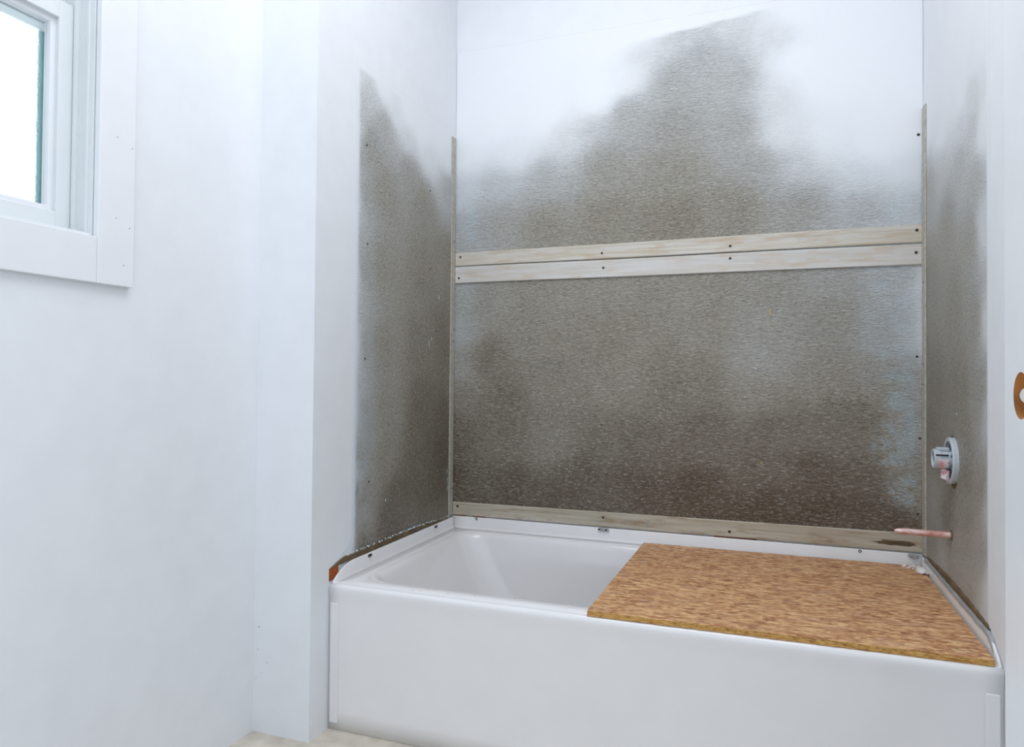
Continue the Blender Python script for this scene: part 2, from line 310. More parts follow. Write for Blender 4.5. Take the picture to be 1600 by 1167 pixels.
BL =[(0.025,0.815,0.3,0.5,0.3),(0.027,0.673,0.3,0.5,0.3),(0.127,0.789,0.15,0.1,0.45),(0.347,0.805,0.1,0,0.5),(0.577,0.820,0.1,0,0.5),(0.895,0.829,0.12,0.1,0.5),(1.092,0.822,0.15,0.1,0.45),(1.277,0.815,0.25,0.3,0.35),(1.453,0.808,0.4,0.5,0.2),(1.512,0.786,0.5,0.5,0.1),(1.418,0.654,0.3,0.5,0.2),(1.503,0.653,0.5,0.6,0.1),(1.277,0.696,0.15,0.1,0.45),(1.092,0.659,0.2,0,0.4),(1.073,0.577,0.25,0,0.35),(0.896,0.682,0.08,0,0.5),(0.578,0.665,0.06,0,0.55),(0.276,0.670,0.08,0,0.52),(0.129,0.578,0.05,0,0.7),(0.028,0.531,0.2,0.4,0.4),(0.029,0.436,0.08,0.3,0.65),(0.181,0.439,0.03,0,0.75),(0.350,0.510,0.08,0,0.6),(0.601,0.490,0.08,0.1,0.55),(0.856,0.493,0.06,0,0.65),(1.054,0.454,0.15,0,0.55),(1.278,0.537,0.15,0.2,0.5),(1.418,0.499,0.15,0.5,0.4),(1.486,0.462,0.2,0.8,0.3),(1.495,0.348,0.2,0.9,0.3),(1.452,0.270,0.12,0.7,0.5),(1.486,0.176,0.12,0.7,0.5),(1.366,0.402,0.06,0.1,0.7),(1.384,0.228,0.04,0.2,0.85),(1.278,0.340,0.08,0.1,0.7),(1.093,0.333,0.05,0,0.75),(0.897,0.326,0.03,0,0.78),(0.646,0.317,0.03,0,0.78),(0.375,0.284,0.12,0.05,0.65),(0.182,0.277,0.05,0,0.75),(0.031,0.271,0.02,0,0.85),(0.033,0.106,0,0,0.97),(0.233,0.118,0,0,0.95),(0.469,0.155,0,0,0.92),(0.690,0.125,0,0,0.97),(0.898,0.138,0,0,1),(1.094,0.111,0,0,1),(1.278,0.104,0,0,1),(1.452,0.079,0,0,1),(1.055,0.210,0.05,0,0.85),(1.242,0.220,0.03,0,0.9),(1.384,0.112,0.03,0.2,0.95)]
LW =[(-0.678,1.383,0.85,0,0.2),(-0.683,1.307,0.6,0.1,0.2),(-0.694,1.212,0.75,0.1,0),(-0.613,1.333,0.5,0,0.2),(-0.539,1.399,0.9,0,0),(-0.372,1.380,1,0,0),(-0.127,1.374,1,0,0),(-0.279,1.348,0.97,0,0),(-0.457,1.350,0.7,0,0.2),(-0.536,1.264,0.3,0,0.35),(-0.369,1.276,0.6,0,0.2),(-0.228,1.276,0.7,0,0.2),(-0.071,1.298,0.75,0,0.1),(-0.609,1.183,0.2,0,0.4),(-0.367,1.172,0.15,0,0.4),(-0.069,1.205,0.4,0,0.3),(-0.690,1.031,0.8,0.2,0),(-0.685,0.813,0.8,0.2,0),(-0.680,0.595,0.8,0.3,0),(-0.685,0.396,0.8,0.4,0),(-0.685,0.233,0.7,0.6,0),(-0.642,1.042,0.35,0.2,0.3),(-0.644,0.819,0.3,0.3,0.3),(-0.631,0.597,0.4,0.4,0.2),(-0.634,0.394,0.4,0.5,0.2),(-0.641,0.265,0.4,0.5,0.3),(-0.531,1.069,0.08,0,0.5),(-0.526,0.836,0.1,0,0.5),(-0.520,0.602,0.1,0,0.52),(-0.516,0.408,0.12,0.1,0.5),(-0.512,0.252,0.12,0.2,0.55),(-0.273,1.089,0.08,0,0.5),(-0.267,0.873,0.05,0,0.6),(-0.261,0.614,0.05,0,0.68),(-0.255,0.376,0.02,0,0.85),(-0.251,0.181,0,0,0.92),(-0.089,0.899,0.05,0,0.6),(-0.082,0.622,0.03,0,0.75),(-0.073,0.252,0,0,1),(-0.429,0.142,0.02,0,0.95),(-0.656,0.175,0.3,0.5,0.6),(-0.655,0.102,0.5,0.6,0.2),(-0.601,0.074,0.3,0.4,0.4),(-0.507,0.056,0,0,1),(-0.618,0.031,0.1,0.3,0.9)]
RW =[(-0.075,1.333,0.95,0,0.1),(-0.320,1.325,0.95,0,0.1),(-0.517,1.319,0.95,0,0.1),(-0.574,1.250,0.8,0,0.2),(-0.617,1.260,0.9,0,0),(-0.455,1.193,0.9,0,0.1),(-0.562,1.153,0.6,0,0.2),(-0.652,1.051,0.8,0,0),(-0.244,1.185,0.85,0,0.2),(-0.455,1.116,0.6,0,0.3),(-0.573,1.077,0.5,0,0.3),(-0.243,1.082,0.5,0,0.35),(-0.454,1.024,0.4,0,0.35),(-0.599,0.955,0.35,0.1,0.3),(-0.118,1.044,0.4,0,0.45),(-0.318,0.913,0.2,0,0.5),(-0.543,0.824,0.2,0,0.45),(-0.665,0.843,0.6,0.1,0.1),(-0.673,0.638,0.6,0.1,0.1),(-0.686,0.437,0.5,0.1,0.2),(-0.694,0.240,0.5,0.1,0.2),(-0.692,0.068,0.6,0.1,0.2),(-0.117,0.772,0.12,0,0.6),(-0.386,0.692,0.1,0,0.62),(-0.596,0.644,0.15,0,0.5),(-0.158,0.501,0.06,0,0.78),(-0.450,0.503,0.06,0,0.7),(-0.621,0.476,0.15,0,0.5),(-0.157,0.325,0.04,0,0.85),(-0.510,0.326,0.05,0,0.78),(-0.620,0.282,0.15,0,0.6),(-0.157,0.184,0.3,0.2,0.7),(-0.313,0.175,0.1,0,0.8),(-0.509,0.179,0.2,0,0.65),(-0.619,0.144,0.25,0,0.55),(-0.156,0.061,0.25,0.1,0.75),(-0.382,0.061,0.3,0,0.7),(-0.507,0.017,0.3,0,0.6),(-0.237,0.044,0.35,0,0.6)]
LW = [(u, v, w * (0.35 if -0.66 < u < -0.60 and v < 1.25 else 0.75 if u <= -0.66 and v > 1.15 else 1), x, t) for (u, v, w, x, t) in LW]
BU = [(u, v, w if w > 0.94 else w * 0.86, x, t * 0.95) for (u, v, w, x, t) in BU]
LW = [(u, v, w, x, t * 0.92) for (u, v, w, x, t) in LW]
RW = [(u, v, w, x, t * 0.85) for (u, v, w, x, t) in RW]
def lerp_mask(P, u, v, s):
    if P is BU: s = 0.065
    tw = 0; r = [0, 0, 0]
    for (a, b, x, y, z) in P:
        d2 = (a - u) ** 2 + (b - v) ** 2; k = 1 / (d2 + s * s) ** 2; tw += k; r[0] += x * k; r[1] += y * k; r[2] += z * k
    return [q / tw for q in r]
def panel(name, axis, pos, thick, u0, u1, z0, z1, P, mat, label, edit=None, step=0.0125, outline=None):
    """axis 'y': board on the back wall (u = x); axis 'x': board on an end wall (u = y). pos = visible face, thick = signed depth away from the room"""
    nu = max(2, int(round((u1 - u0) / step))); nz = max(2, int(round((z1 - z0) / step)))
    mk = (lambda u, z, d: (u, pos + d, z)) if axis == 'y' else (lambda u, z, d: (pos + d, u, z))
    V = []; cols = []
    for j in range(nz + 1):
        row = []
        for i in range(nu + 1):
            u = u0 + (u1 - u0) * i / nu; z = z0 + (z1 - z0) * j / nz
            if outline: u, z = outline(u, z)
            row.append((u, z))
        V.append(row)
    org = Vector(mk((u0 + u1) / 2, z0, 0))
    verts = []; faces = []; N = (nu + 1) * (nz + 1)
    for d in (0, thick):
        for row in V:
            for (u, z) in row: verts.append(tuple(Vector(mk(u, z, d)) - org))
    for j in range(nz):
        for i in range(nu):
            a = j * (nu + 1) + i; faces.append((a, a + 1, a + nu + 2, a + nu + 1)); faces.append((N + a, N + a + nu + 1, N + a + nu + 2, N + a + 1))
    per = [i for i in range(nu + 1)] + [j * (nu + 1) + nu for j in range(1, nz + 1)] + [nz * (nu + 1) + i for i in range(nu - 1, -1, -1)] + [j * (nu + 1) for j in range(nz - 1, 0, -1)]
    for a, b in zip(per, per[1:] + per[:1]): faces.append((a, N + a, N + b, b))
    me = bpy.data.meshes.new(name); me.from_pydata(verts, [], faces); me.update()
    bm = bmesh.new(); bm.from_mesh(me); bmesh.ops.recalc_face_normals(bm, faces=bm.faces); bm.to_mesh(me); bm.free()
    at = me.attributes.new('mask', 'FLOAT_COLOR', 'POINT'); flat = []
    for _ in (0, 1):
        for row in V:
            for (u, z) in row:
                c = lerp_mask(P, u, z, 0.042)
                if edit: c = edit(u, z, c)
                flat += [max(0, min(1, c[0])), max(0, min(1, c[1])), max(0, min(1, c[2])), 1]
    at.data.foreach_set('color', flat); me.materials.append(mat)
    o = bpy.data.objects.new(name, me); C.collection.objects.link(o); o.location = org
    return tag(o, label, 'wall panel')
def sm(a, b, x):
    t = max(0, min(1, (x - a) / (b - a))); return t * t * (3 - 2 * t)
def e_bu(x, z, c):      # fades wholly into the painted wall at its top
    top = 1.66 + 0.04 * sm(0.6, 1.2, x)
    k = sm(top - 0.015, top + 0.012, z) if x < 1.28 else 0
    return [max(c[0], k), c[1], c[2]]
def e_bl(x, z, c):
    k = sm(1.507, 1.516, x) * 0.25
    return [c[0] + k * 0.4, c[1] * (1 - sm(1.500, 1.512, x)), c[2]]
def e_lw(y, z, c):
    k = max(0.85 * sm(-0.655, -0.686, y), sm(-0.682, -0.69, y), sm(1.375 + 0.0 * y, 1.405, z))
    return [max(c[0], k), c[1], c[2]]
def e_rw(y, z, c):
    return [max(c[0], sm(-0.665 , -0.70, y), sm(1.36, 1.395, z)), c[1], c[2]]
pbu = panel('backer_board', 'y', 0.0, 0.0034, 0.0005, W - 0.0005, 0.917, 1.72, BU, M['board_back'], 'upper grey embossed board on the back wall, smeared white with skim coat along its top', e_bu)
pbl = panel('backer_board', 'y', 0.0, 0.0034, 0.0005, W - 0.0005, 0.004, 0.914, BL, M['board_back'], 'lower brown-grey embossed board on the back wall between the battens and the tub', e_bl)
def lw_out(u, z):
    # the lower front corner sweeps forward to a point above the tub rim
    if u < -0.5:
        f = (u + 0.5) / (-0.685 + 0.5); k = max(0, 1 - (z - 0.004) / 0.075); u -= 0.100 * f * k ** 2.4; z -= 0.004 * f * k
    return u, z
plw = panel('backer_board', 'x', 0.0, -0.0034, -0.690, -0.0005, 0.004, 1.410, LW, M['board_side'], 'tall grey embossed board on the left end wall of the tub alcove', e_lw, outline=lw_out)
prw = panel('backer_board', 'x', W, 0.0034, -0.705, -0.0005, 0.002, 1.400, RW, M['board_side'], 'tall grey embossed board on the right end wall behind the shower valve', e_rw)

def dot(parent, axis, p, r=0.0032, mat='screw', name='screw', ring=None):
    nrm = {'y': (0, -1, 0), 'x': (1, 0, 0), '-x': (-1, 0, 0)}[axis]; bm = bmesh.new(); p = Vector(p)
    lathe(bm, p, nrm, [(0.0002, r * 1.25), (0.0010, r * 1.15), (0.0012, r * 0.8), (0.0004, r * 0.45), (0.0003, 0.0002)], 14)
    return link(name, bm, M[mat], parent, smooth=True)
# screws in the boards
for (x, z) in ((0.018, 0.292), (0.557, 0.349), (1.508, 0.582), (1.515, 0.339), (1.510, 0.115)): dot(pbl, 'y', (x, 0, z), 0.0028 if x > 1 else 0.0022)
dot(pbu, 'y', (1.512, 0, 1.246), 0.0035)
for (y, z) in ((-0.634, 1.181), (-0.215, 1.151), (-0.624, 0.895), (-0.209, 0.882), (-0.630, 0.560), (-0.60, 0.20)): dot(plw, 'x', (0, y, z), 0.0026)
dot(prw, '-x', (W, -0.418, 0.43), 0.0022, 'cyan')
# faint stray marks: broken ink dashes, pale drips and specks on the lower board
bm = bmesh.new()
for (x, z, l) in ((1.243, 0.4495, 0.012), (1.262, 0.4495, 0.020), (1.318, 0.448, 0.010), (1.342, 0.4475, 0.018), (1.262, 0.4365, 0.012), (1.286, 0.436, 0.034), (1.345, 0.435, 0.014), (1.368, 0.435, 0.018)):
    x -= 0.01
    for k in range(3): box(bm, (x + l * k / 3, -0.0003, z + random.uniform(-.0008, .0008)), (x + l * (k + 0.8) / 3, 0.0002, z + 0.0011 + random.uniform(-.0004, .0006)))
for (x, z) in ((0.367, 0.383), (0.362, 0.363), (0.354, 0.3595), (0.434, 0.381), (0.440, 0.387), (0.488, 0.386), (0.483, 0.379), (0.481, 0.362), (0.474, 0.361)):
    box(bm, (x, -0.0003, z - 0.001), (x + 0.003, 0.0002, z + 0.0015))
box(bm, (0.600, -0.0003, 0.357), (0.612, 0.0002, 0.3585)); box(bm, (0.622, -0.0003, 0.3565), (0.629, 0.0002, 0.3575))
tag(link('ink_mark', bm, M['markblue'], pbl), kind='stuff')
def blob(bm, axis, p, a, b, t, n=9, seed=0):
    rr = random.Random(seed); ring = []; p = Vector(p); sgn = {'y': Vector((0, -1, 0)), 'x': Vector((1, 0, 0)), '-x': Vector((-1, 0, 0)), 'z': Vector((0, 0, 1))}[axis]
    uu = Vector((1, 0, 0)) if axis in 'yz' else Vector((0, 1, 0)); vv = Vector((0, 0, 1)) if axis != 'z' else Vector((0, 1, 0))
    for i in range(n):
        q = 2 * math.pi * i / n; k = rr.uniform(0.65, 1.1); ring.append(bm.verts.new(p + uu * a * k * math.cos(q) + vv * b * k * math.sin(q)))
    top = [bm.verts.new(v.co * 0.45 + p * 0.55 + sgn * t * rr.uniform(0.7, 1.1)) for v in ring]
    for i in range(n): bm.faces.new((ring[i], ring[(i + 1) % n], top[(i + 1) % n], top[i]))
    bm.faces.new(top); bm.faces.new(ring[::-1])
bm = bmesh.new()
for i, (x, z, a, b) in enumerate(((1.098, 0.725, .002, .012), (1.100, 0.69, .002, .004), (0.99, 0.56, .0015, .0015), (1.145, 0.517, .002, .002), (1.135, 0.505, .0012, .0012), (1.08, 0.49, .0015, .0015), (1.073, 0.245, .003, .003), (1.012, 0.30, .0015, .002), (0.20, 0.246, .0012, .004), (1.02, 0.14, .001, .004), (1.30, 0.70, .0015, .0015), (1.38, 0.60, .0015, .003))):
    blob(bm, 'y', (x, 0, z), a, b, 0.0008, 7, i)
tag(link('plaster_speck', bm, M['yellow'], pbl), kind='stuff')
bm = bmesh.new()
for i, (y, z, a, b) in enumerate(((-0.135, 0.79, .002, .012), (-0.21, 0.62, .002, .014), (-0.19, 0.64, .0015, .009), (-0.052, 0.166, .002, .012), (-0.048, 0.135, .0015, .016), (-0.045, 0.105, .0015, .01), (-0.50, 0.13, .003, .006), (-0.35, 0.32, .0015, .004))):
    blob(bm, 'x', (0, y, z), a, b, 0.0008, 7, i)
tag(link('plaster_speck', bm, M['cyan'], plw), kind='stuff')
bm = bmesh.new()
for i in range(16): blob(bm, '-x', (W, -0.155 - 0.006 * random.random(), 0.29 - 0.010 * i + random.uniform(-.003, .003)), .0014, .0045, 0.0008, 6, i)
for i in range(26): blob(bm, '-x', (W, random.uniform(-0.42, -0.30), random.choice((0.155, 0.06)) + random.uniform(-.018, .018)), .006, .0008, 0.0006, 5, i + 40)
for i in range(24): blob(bm, '-x', (W, random.uniform(-0.55, -0.18), random.uniform(0.02, 0.28)), .002, .003, 0.0008, 6, i + 80)
tag(link('plaster_speck', bm, M['caulk'], prw), kind='stuff')
# torn, crumbly lower edge of the left board, with loose wood showing at its front end
bm = bmesh.new(); n = 60; pr = None
for i in range(n + 1):
    t = i / n; y = -0.045 - t * 0.748
    zb = -0.004 - 0.006 * t; wdt = 0.004 + 0.012 * sm(0.0, 0.35, t); 
    z0 = -0.005 - 0.002 * t + random.uniform(-.0006, .0006); z1 = z0 + wdt + random.uniform(-.0015, .0022)
    if t > 0.93: z1 = z0 + wdt * (1 - (t - 0.93) / 0.07 * 0.9)
    xo_ = 0.0035 + 0.002 * math.sin(i * 1.7) * random.random()
    cur = [bm.verts.new(c) for c in ((0.0, y, z0), (xo_, y, z0 + 0.001), (xo_ * 0.9, y, z1 - 0.002), (0.0, y, z1))]
    if pr:
        for k in range(4): bm.faces.new((pr[k], pr[(k + 1) % 4], cur[(k + 1) % 4], cur[k]))
    else: bm.faces.new(cur)
    pr = cur
bm.faces.new(pr[::-1]); tag(link('torn_edge', bm, M['tan_resid'], plw), 'ragged brown torn lower edge')
bm = bmesh.new()
for i in range(70):
    y = -0.14 - random.random() * 0.53; t = (-y - 0.045) / 0.748
    blob(bm, 'x', (0.003, y, -0.004 + 0.004 + 0.012 * sm(0, .35, t) + random.uniform(-.001, .003)), 0.004 * random.random() + .001, 0.0022, 0.0025, 6, i)
tag(link('plaster_crumb', bm, M['cyan'], plw), 'pale plaster crumbs along the torn edge', kind='stuff')
# brown residue bead along the foot of the right board
bm = bmesh.new(); pr = None
for i in range(51):
    t = i / 50; y = -0.065 - t * 0.63; z0 = 0.0005; z1 = 0.007 + 0.010 * math.sin(t * 3.1) + random.uniform(-.0012, .0012); xo_ = W - 0.0030 - 0.001 * random.random()
    cur = [bm.verts.new(c) for c in ((W, y, z0), (xo_, y, z0), (xo_, y, z1 * 0.7), (W, y, z1))]
    if pr:
        for k in range(4): bm.faces.new((pr[k], pr[(k + 1) % 4], cur[(k + 1) % 4], cur[k]))
    else: bm.faces.new(cur)
    pr = cur
bm.faces.new(pr[::-1]); tag(link('glue_bead', bm, M['tan_resid'], prw), 'brown glue bead along the foot')
# wood framing seen through the gap at the tub's front left corner
boxo('framing_block', (-0.0034, -0.799, -0.040), (0.0006, -0.755, -0.0065), M['stud']); tag(bpy.data.objects['framing_block'], 'small orange wood block showing in the gap at the front left corner of the tub', 'wood')

# ============================================================ BATTENS
def strip(name, q, label, mat, screws, group=None, ends=None):
    """q: (x0,zlow0,zhigh0),(x1,zlow1,zhigh1) on the back wall"""
    (x0, a0, b0), (x1, a1, b1) = q; bm = bmesh.new(); n = 24; pr = None; T = -0.0062
    for i in range(n + 1):
        t = i / n; x = x0 + (x1 - x0) * t; a = a0 + (a1 - a0) * t; b = b0 + (b1 - b0) * t; wob = 0.0005 * math.sin(t * 11)
        cur = [bm.verts.new(c) for c in ((x, -0.0002, a), (x, T + 0.0014, a + wob), (x, T, a + 0.0022), (x, T + 0.0008, (a + b) / 2), (x, T, b - 0.0022), (x, T + 0.0014, b + wob), (x, -0.0002, b))]
        if pr:
            for k in range(7): bm.faces.new((pr[k], pr[(k + 1) % 7], cur[(k + 1) % 7], cur[k]))
        else: bm.faces.new(cur)
        pr = cur
    bm.faces.new(pr[::-1]); o = link(name, bm, mat, org=(x0, 0, min(a0, a1))); tag(o, label, 'batten', group)
    for (x, z, r) in screws: dot(o, 'y', (x, T + 0.0006, z), r)
    return o
strip('wood_batten', ((0.0045, 0.9205, 0.968), (W - 0.002, 0.9225, 0.9765)), 'upper of the two cream battens screwed across the middle of the back wall', M['batten_up'], ((0.024, 0.953, .0034), (0.556, 0.940, .0032), (0.977, 0.941, .0034), (1.507, 0.959, .0036)))
strip('wood_batten', ((0.0045, 0.857, 0.9165), (W - 0.002, 0.8565, 0.9175)), 'lower of the two cream battens screwed across the middle of the back wall', M['batten_low'], ((0.019, 0.875, .0034), (0.561, 0.889, .0034), (0.977, 0.901, .0034), (1.505, 0.892, .0036)))
bb = strip('wood_batten', ((0.0045, 0.002, 0.049), (W - 0.002, 0.003, 0.0585)), 'brown-stained batten along the foot of the back wall above the tub', M['batten_base'], ((0.023, 0.034, .0038), (0.566, 0.034, .0034), (0.978, 0.020, .0038)))
bm = bmesh.new(); blob(bm, 'y', (1.452, -0.0060, 0.026), 0.060, 0.009, 0.0006, 20, 3); tag(link('damp_stain', bm, M['tan_resid'], bb), 'dark brown smear near the right end')
bm = bmesh.new()
for i, (x, z) in enumerate(((0.065, 0.020), (0.069, 0.012), (0.71, 0.028), (0.716, 0.022), (0.21, 0.01), (0.30, 0.008), (0.96, 0.01), (1.12, 0.012), (1.16, 0.01))): blob(bm, 'y', (x, -0.0058, z), 0.004, 0.008 if i < 4 else 0.003, 0.0008, 8, i)
tag(link('paint_smear', bm, M['caulk'], bb), kind='stuff')
bm = bmesh.new()
for (x0, x1) in ((0.006, 0.055), (0.085, 0.135), (0.93, 1.06)): box(bm, (x0, -0.0055, 0.0004), (x1, -0.0008, 0.0024))
tag(link('rust_line', bm, M['rust'], bb), kind='stuff')
# vertical corner trims
def vtrim(x0, x1, y0, y1, z1, label, dots, side):
    bm = bmesh.new(); box(bm, (x0, y0, 0.003), (x1, y1, z1)); o = link('corner_trim', bm, M['corner'], org=((x0 + x1) / 2, (y0 + y1) / 2, 0.003), bevel=0.0012); tag(o, label, 'trim strip', 'trims up the alcove corners')
    for (y, z) in dots: dot(o, 'x' if side < 0 else '-x', (x1 if side < 0 else x0, y, z), 0.0020)
    return o
vtrim(0.0, 0.0042, -0.040, -0.0066, 1.395, 'thin vertical grey-beige trim in the left back corner of the alcove', ((-0.018, 1.01), (-0.018, 0.685), (-0.018, 0.64), (-0.018, 0.10)), -1)
vtrim(W - 0.0046, W, -0.052, -0.0066, 1.32, 'thin vertical beige trim in the right back corner of the alcove', ((-0.03, 0.80), (-0.03, 0.56), (-0.03, 0.50), (-0.03, 0.40)), 1)
for o in bpy.data.objects:
    if o.name.startswith('corner_trim'): del o['group']
# dingy sealant along the top of the right flange, between the strand board and the wall
bm = bmesh.new(); pr = None
for i in range(61):
    y = -0.055 - 0.70 * i / 60; k = random.uniform(-.0008, .0008); zt = -0.004 if y > -0.69 else -0.004 - 0.030 * ((-0.69 - y) / 0.075) ** 2
    cur = [bm.verts.new(c) for c in ((W - 0.0002, y, zt - 0.004), (W - 0.0078 + k, y, zt - 0.007), (W - 0.0068 + k, y, zt + 0.0005), (W - 0.0002, y, zt + 0.003 + k))]
    if pr:
        for q in range(4): bm.faces.new((pr[q], pr[(q + 1) % 4], cur[(q + 1) % 4], cur[q]))
    else: bm.faces.new(cur)
    pr = cur
bm.faces.new(pr[::-1]); tag(link('sealant_bead', bm, M['caulk'], org=(W - 0.004, -0.4, -0.005)), 'dingy grey sealant bead along the right end of the tub beside the strand board', 'sealant')

# ============================================================ BATHTUB
TZ = -0.045; TF = -0.800
tub = empty('bathtub', (W / 2, TF / 2, ZF), 'white enamelled alcove bathtub with an apron front, half covered by a board', 'bathtub')
def rrect(x0, x1, y0, y1, r, z, n=12, zf=None):
    """rounded rectangle ring, 4*n + 4 vertices incl. equal counts per side"""
    pts = []
    for (cx, cy, a0) in ((x1 - r, y1 - r, 0), (x0 + r, y1 - r, 90), (x0 + r, y0 + r, 180), (x1 - r, y0 + r, 270)):
        for k in range(n + 1):
            t = math.radians(a0 + 90 * k / n); pts.append([cx + r * math.cos(t), cy + r * math.sin(t), z])
    out = []                       # extra points along the straight sides
    for i in range(len(pts)):
        out.append(pts[i])
        if (i + 1) % (n + 1) == 0:
            p, q = pts[i], pts[(i + 1) % len(pts)]
            for k in range(1, 9): out.append([p[j] + (q[j] - p[j]) * k / 9 for j in range(3)])
    return out
loops = [
    rrect(0.003, W - 0.003, TF + 0.012, -0.003, 0.004, TZ - 0.030),
    rrect(0.003, W - 0.003, TF + 0.012, -0.003, 0.004, TZ),
    rrect(0.060, W - 0.075, -0.730, -0.040, 0.085, TZ - 0.0012),
    rrect(0.066, W - 0.081, -0.724, -0.046, 0.082, TZ - 0.0035),
    rrect(0.073, W - 0.087, -0.717, -0.052, 0.080, TZ - 0.010),
    rrect(0.080, W - 0.091, -0.712, -0.057, 0.078, TZ - 0.022),
    rrect(0.120, W - 0.100, -0.700, -0.066, 0.085, TZ - 0.10),
    rrect(0.185, W - 0.112, -0.688, -0.078, 0.095, TZ - 0.20),
    rrect(0.235, W - 0.124, -0.676, -0.090, 0.100, TZ - 0.27),
    rrect(0.265, W - 0.140, -0.660, -0.106, 0.100, TZ - 0.305),
    rrect(0.305, W - 0.170, -0.630, -0.136, 0.090, TZ - 0.325),
    rrect(0.370, W - 0.230, -0.570, -0.196, 0.070, TZ - 0.332),
]
bm = bmesh.new(); prev = None
for lp in loops:
    cur = [bm.verts.new(c) for c in lp]
    if prev:
        for i in range(len(cur)): bm.faces.new((prev[i], prev[(i + 1) % len(cur)], cur[(i + 1) % len(cur)], cur[i]))
    prev = cur
bm.faces.new(prev)
link('basin', bm, M['tub'], tub, smooth=True)
# apron: rounded front roll, flat face with a slightly raised border, down to the floor
prof = [(TF + 0.0121, TZ), (TF + 0.008, TZ - 0.0006), (TF + 0.0045, TZ - 0.0024), (TF + 0.0018, TZ - 0.0055), (TF + 0.0004, TZ - 0.0095), (TF, TZ - 0.0135), (TF + 0.0002, TZ - 0.022), (TF + 0.0016, TZ - 0.034), (TF + 0.0024, TZ - 0.045), (TF + 0.003, TZ - 0.060), (TF + 0.004, ZF + 0.06), (TF + 0.003, ZF + 0.05), (TF + 0.006, ZF + 0.001)]
bm = bmesh.new(); prev = None
for i in range(41):
    x = 0.0004 + (W - 0.0008) * i / 40
    cur = [bm.verts.new((x, y, z)) for y, z in prof] + [bm.verts.new((x, TF + 0.020, ZF + 0.001)), bm.verts.new((x, TF + 0.020, TZ - 0.002))]
    if prev:
        for k in range(len(cur)): bm.faces.new((prev[k], prev[(k + 1) % len(cur)], cur[(k + 1) % len(cur)], cur[k]))
    else: bm.faces.new(cur)
    prev = cur
bm.faces.new(prev[::-1]); o = link('apron', bm, M['tub'], tub)
for p in o.data.polygons: p.use_smooth = len(p.vertices) == 4
for (x0, x1) in ((0.006, 0.030), (W - 0.030, W - 0.006)):
    boxo('apron_rib', (x0, TF + 0.0005, ZF + 0.02), (x1, TF + 0.006, TZ - 0.05), M['tub'], tub, 0.002)
# raised tiling flange: back and both ends, sweeping down at the front
bm = bmesh.new()
def flange(path, inward):
    prev = None
    for (x, y, zt) in path:
        ix, iy = inward
        cur = [bm.verts.new(c) for c in ((x, y, TZ - 0.002), (x, y, zt), (x + ix * 0.004, y + iy * 0.004, zt), (x + ix * 0.0055, y + iy * 0.0055, zt - 0.003 if zt > TZ + 0.008 else zt),
               (x + ix * 0.0062, y + iy * 0.0062, TZ + (zt - TZ) * 0.24), (x + ix * 0.0080, y + iy * 0.0080, TZ + (zt - TZ) * 0.06), (x + ix * 0.0110, y + iy * 0.0110, TZ - 0.001))]
        if prev:
            for k in range(7): bm.faces.new((prev[k], prev[(k + 1) % 7], cur[(k + 1) % 7], cur[k]))
        else: bm.faces.new(cur)
        prev = cur
    bm.faces.new(prev[::-1])
flange([(0.003 + (W - 0.006) * i / 30, -0.0008, -0.0015) for i in range(31)], (0, -1))
def ftop(y): return -0.0055 if y > -0.69 else TZ + (-0.0055 - TZ) * max(0.02, 1 - ((-0.69 - y) / 0.106) ** 2.0)
flange([(0.0042, -0.003 - 0.788 * i / 40, ftop(-0.003 - 0.788 * i / 40)) for i in range(41)], (1, 0))
flange([(W - 0.0012, -0.003 - 0.788 * i / 40, ftop(-0.003 - 0.788 * i / 40) - 0.001) for i in range(41)], (-1, 0))
link('tiling_flange', bm, M['tub'], tub, smooth=True)
for (x, y, z, ax) in ((0.099, -0.0058, -0.007, 'y'), (1.355, -0.0058, -0.0075, 'y')): dot(tub, ax, (x, y, z), 0.004, 'screw', 'flange_screw')
for (y) in (-0.606, -0.162): 
    bm = bmesh.new(); box(bm, (0.0085, y - 0.009, -0.016), (0.0120, y + 0.009, -0.009)); cyl(bm, (0.012, y, -0.0125), (0.0140, y, -0.0125), 0.0026, n=8)
    tag(link('flange_clip', bm, M['screw'], tub), 'small dark clip on the left flange')
bm = bmesh.new()
for i, (x, y) in enumerate(((0.255, -0.765), (0.267, -0.748), (0.236, -0.770), (0.40, -0.75), (0.33, -0.76))): blob(bm, 'z', (x, y, TZ), 0.004, 0.002, 0.0004, 8, i)
tag(link('paint_drip', bm, M['yellow'], tub), kind='stuff')

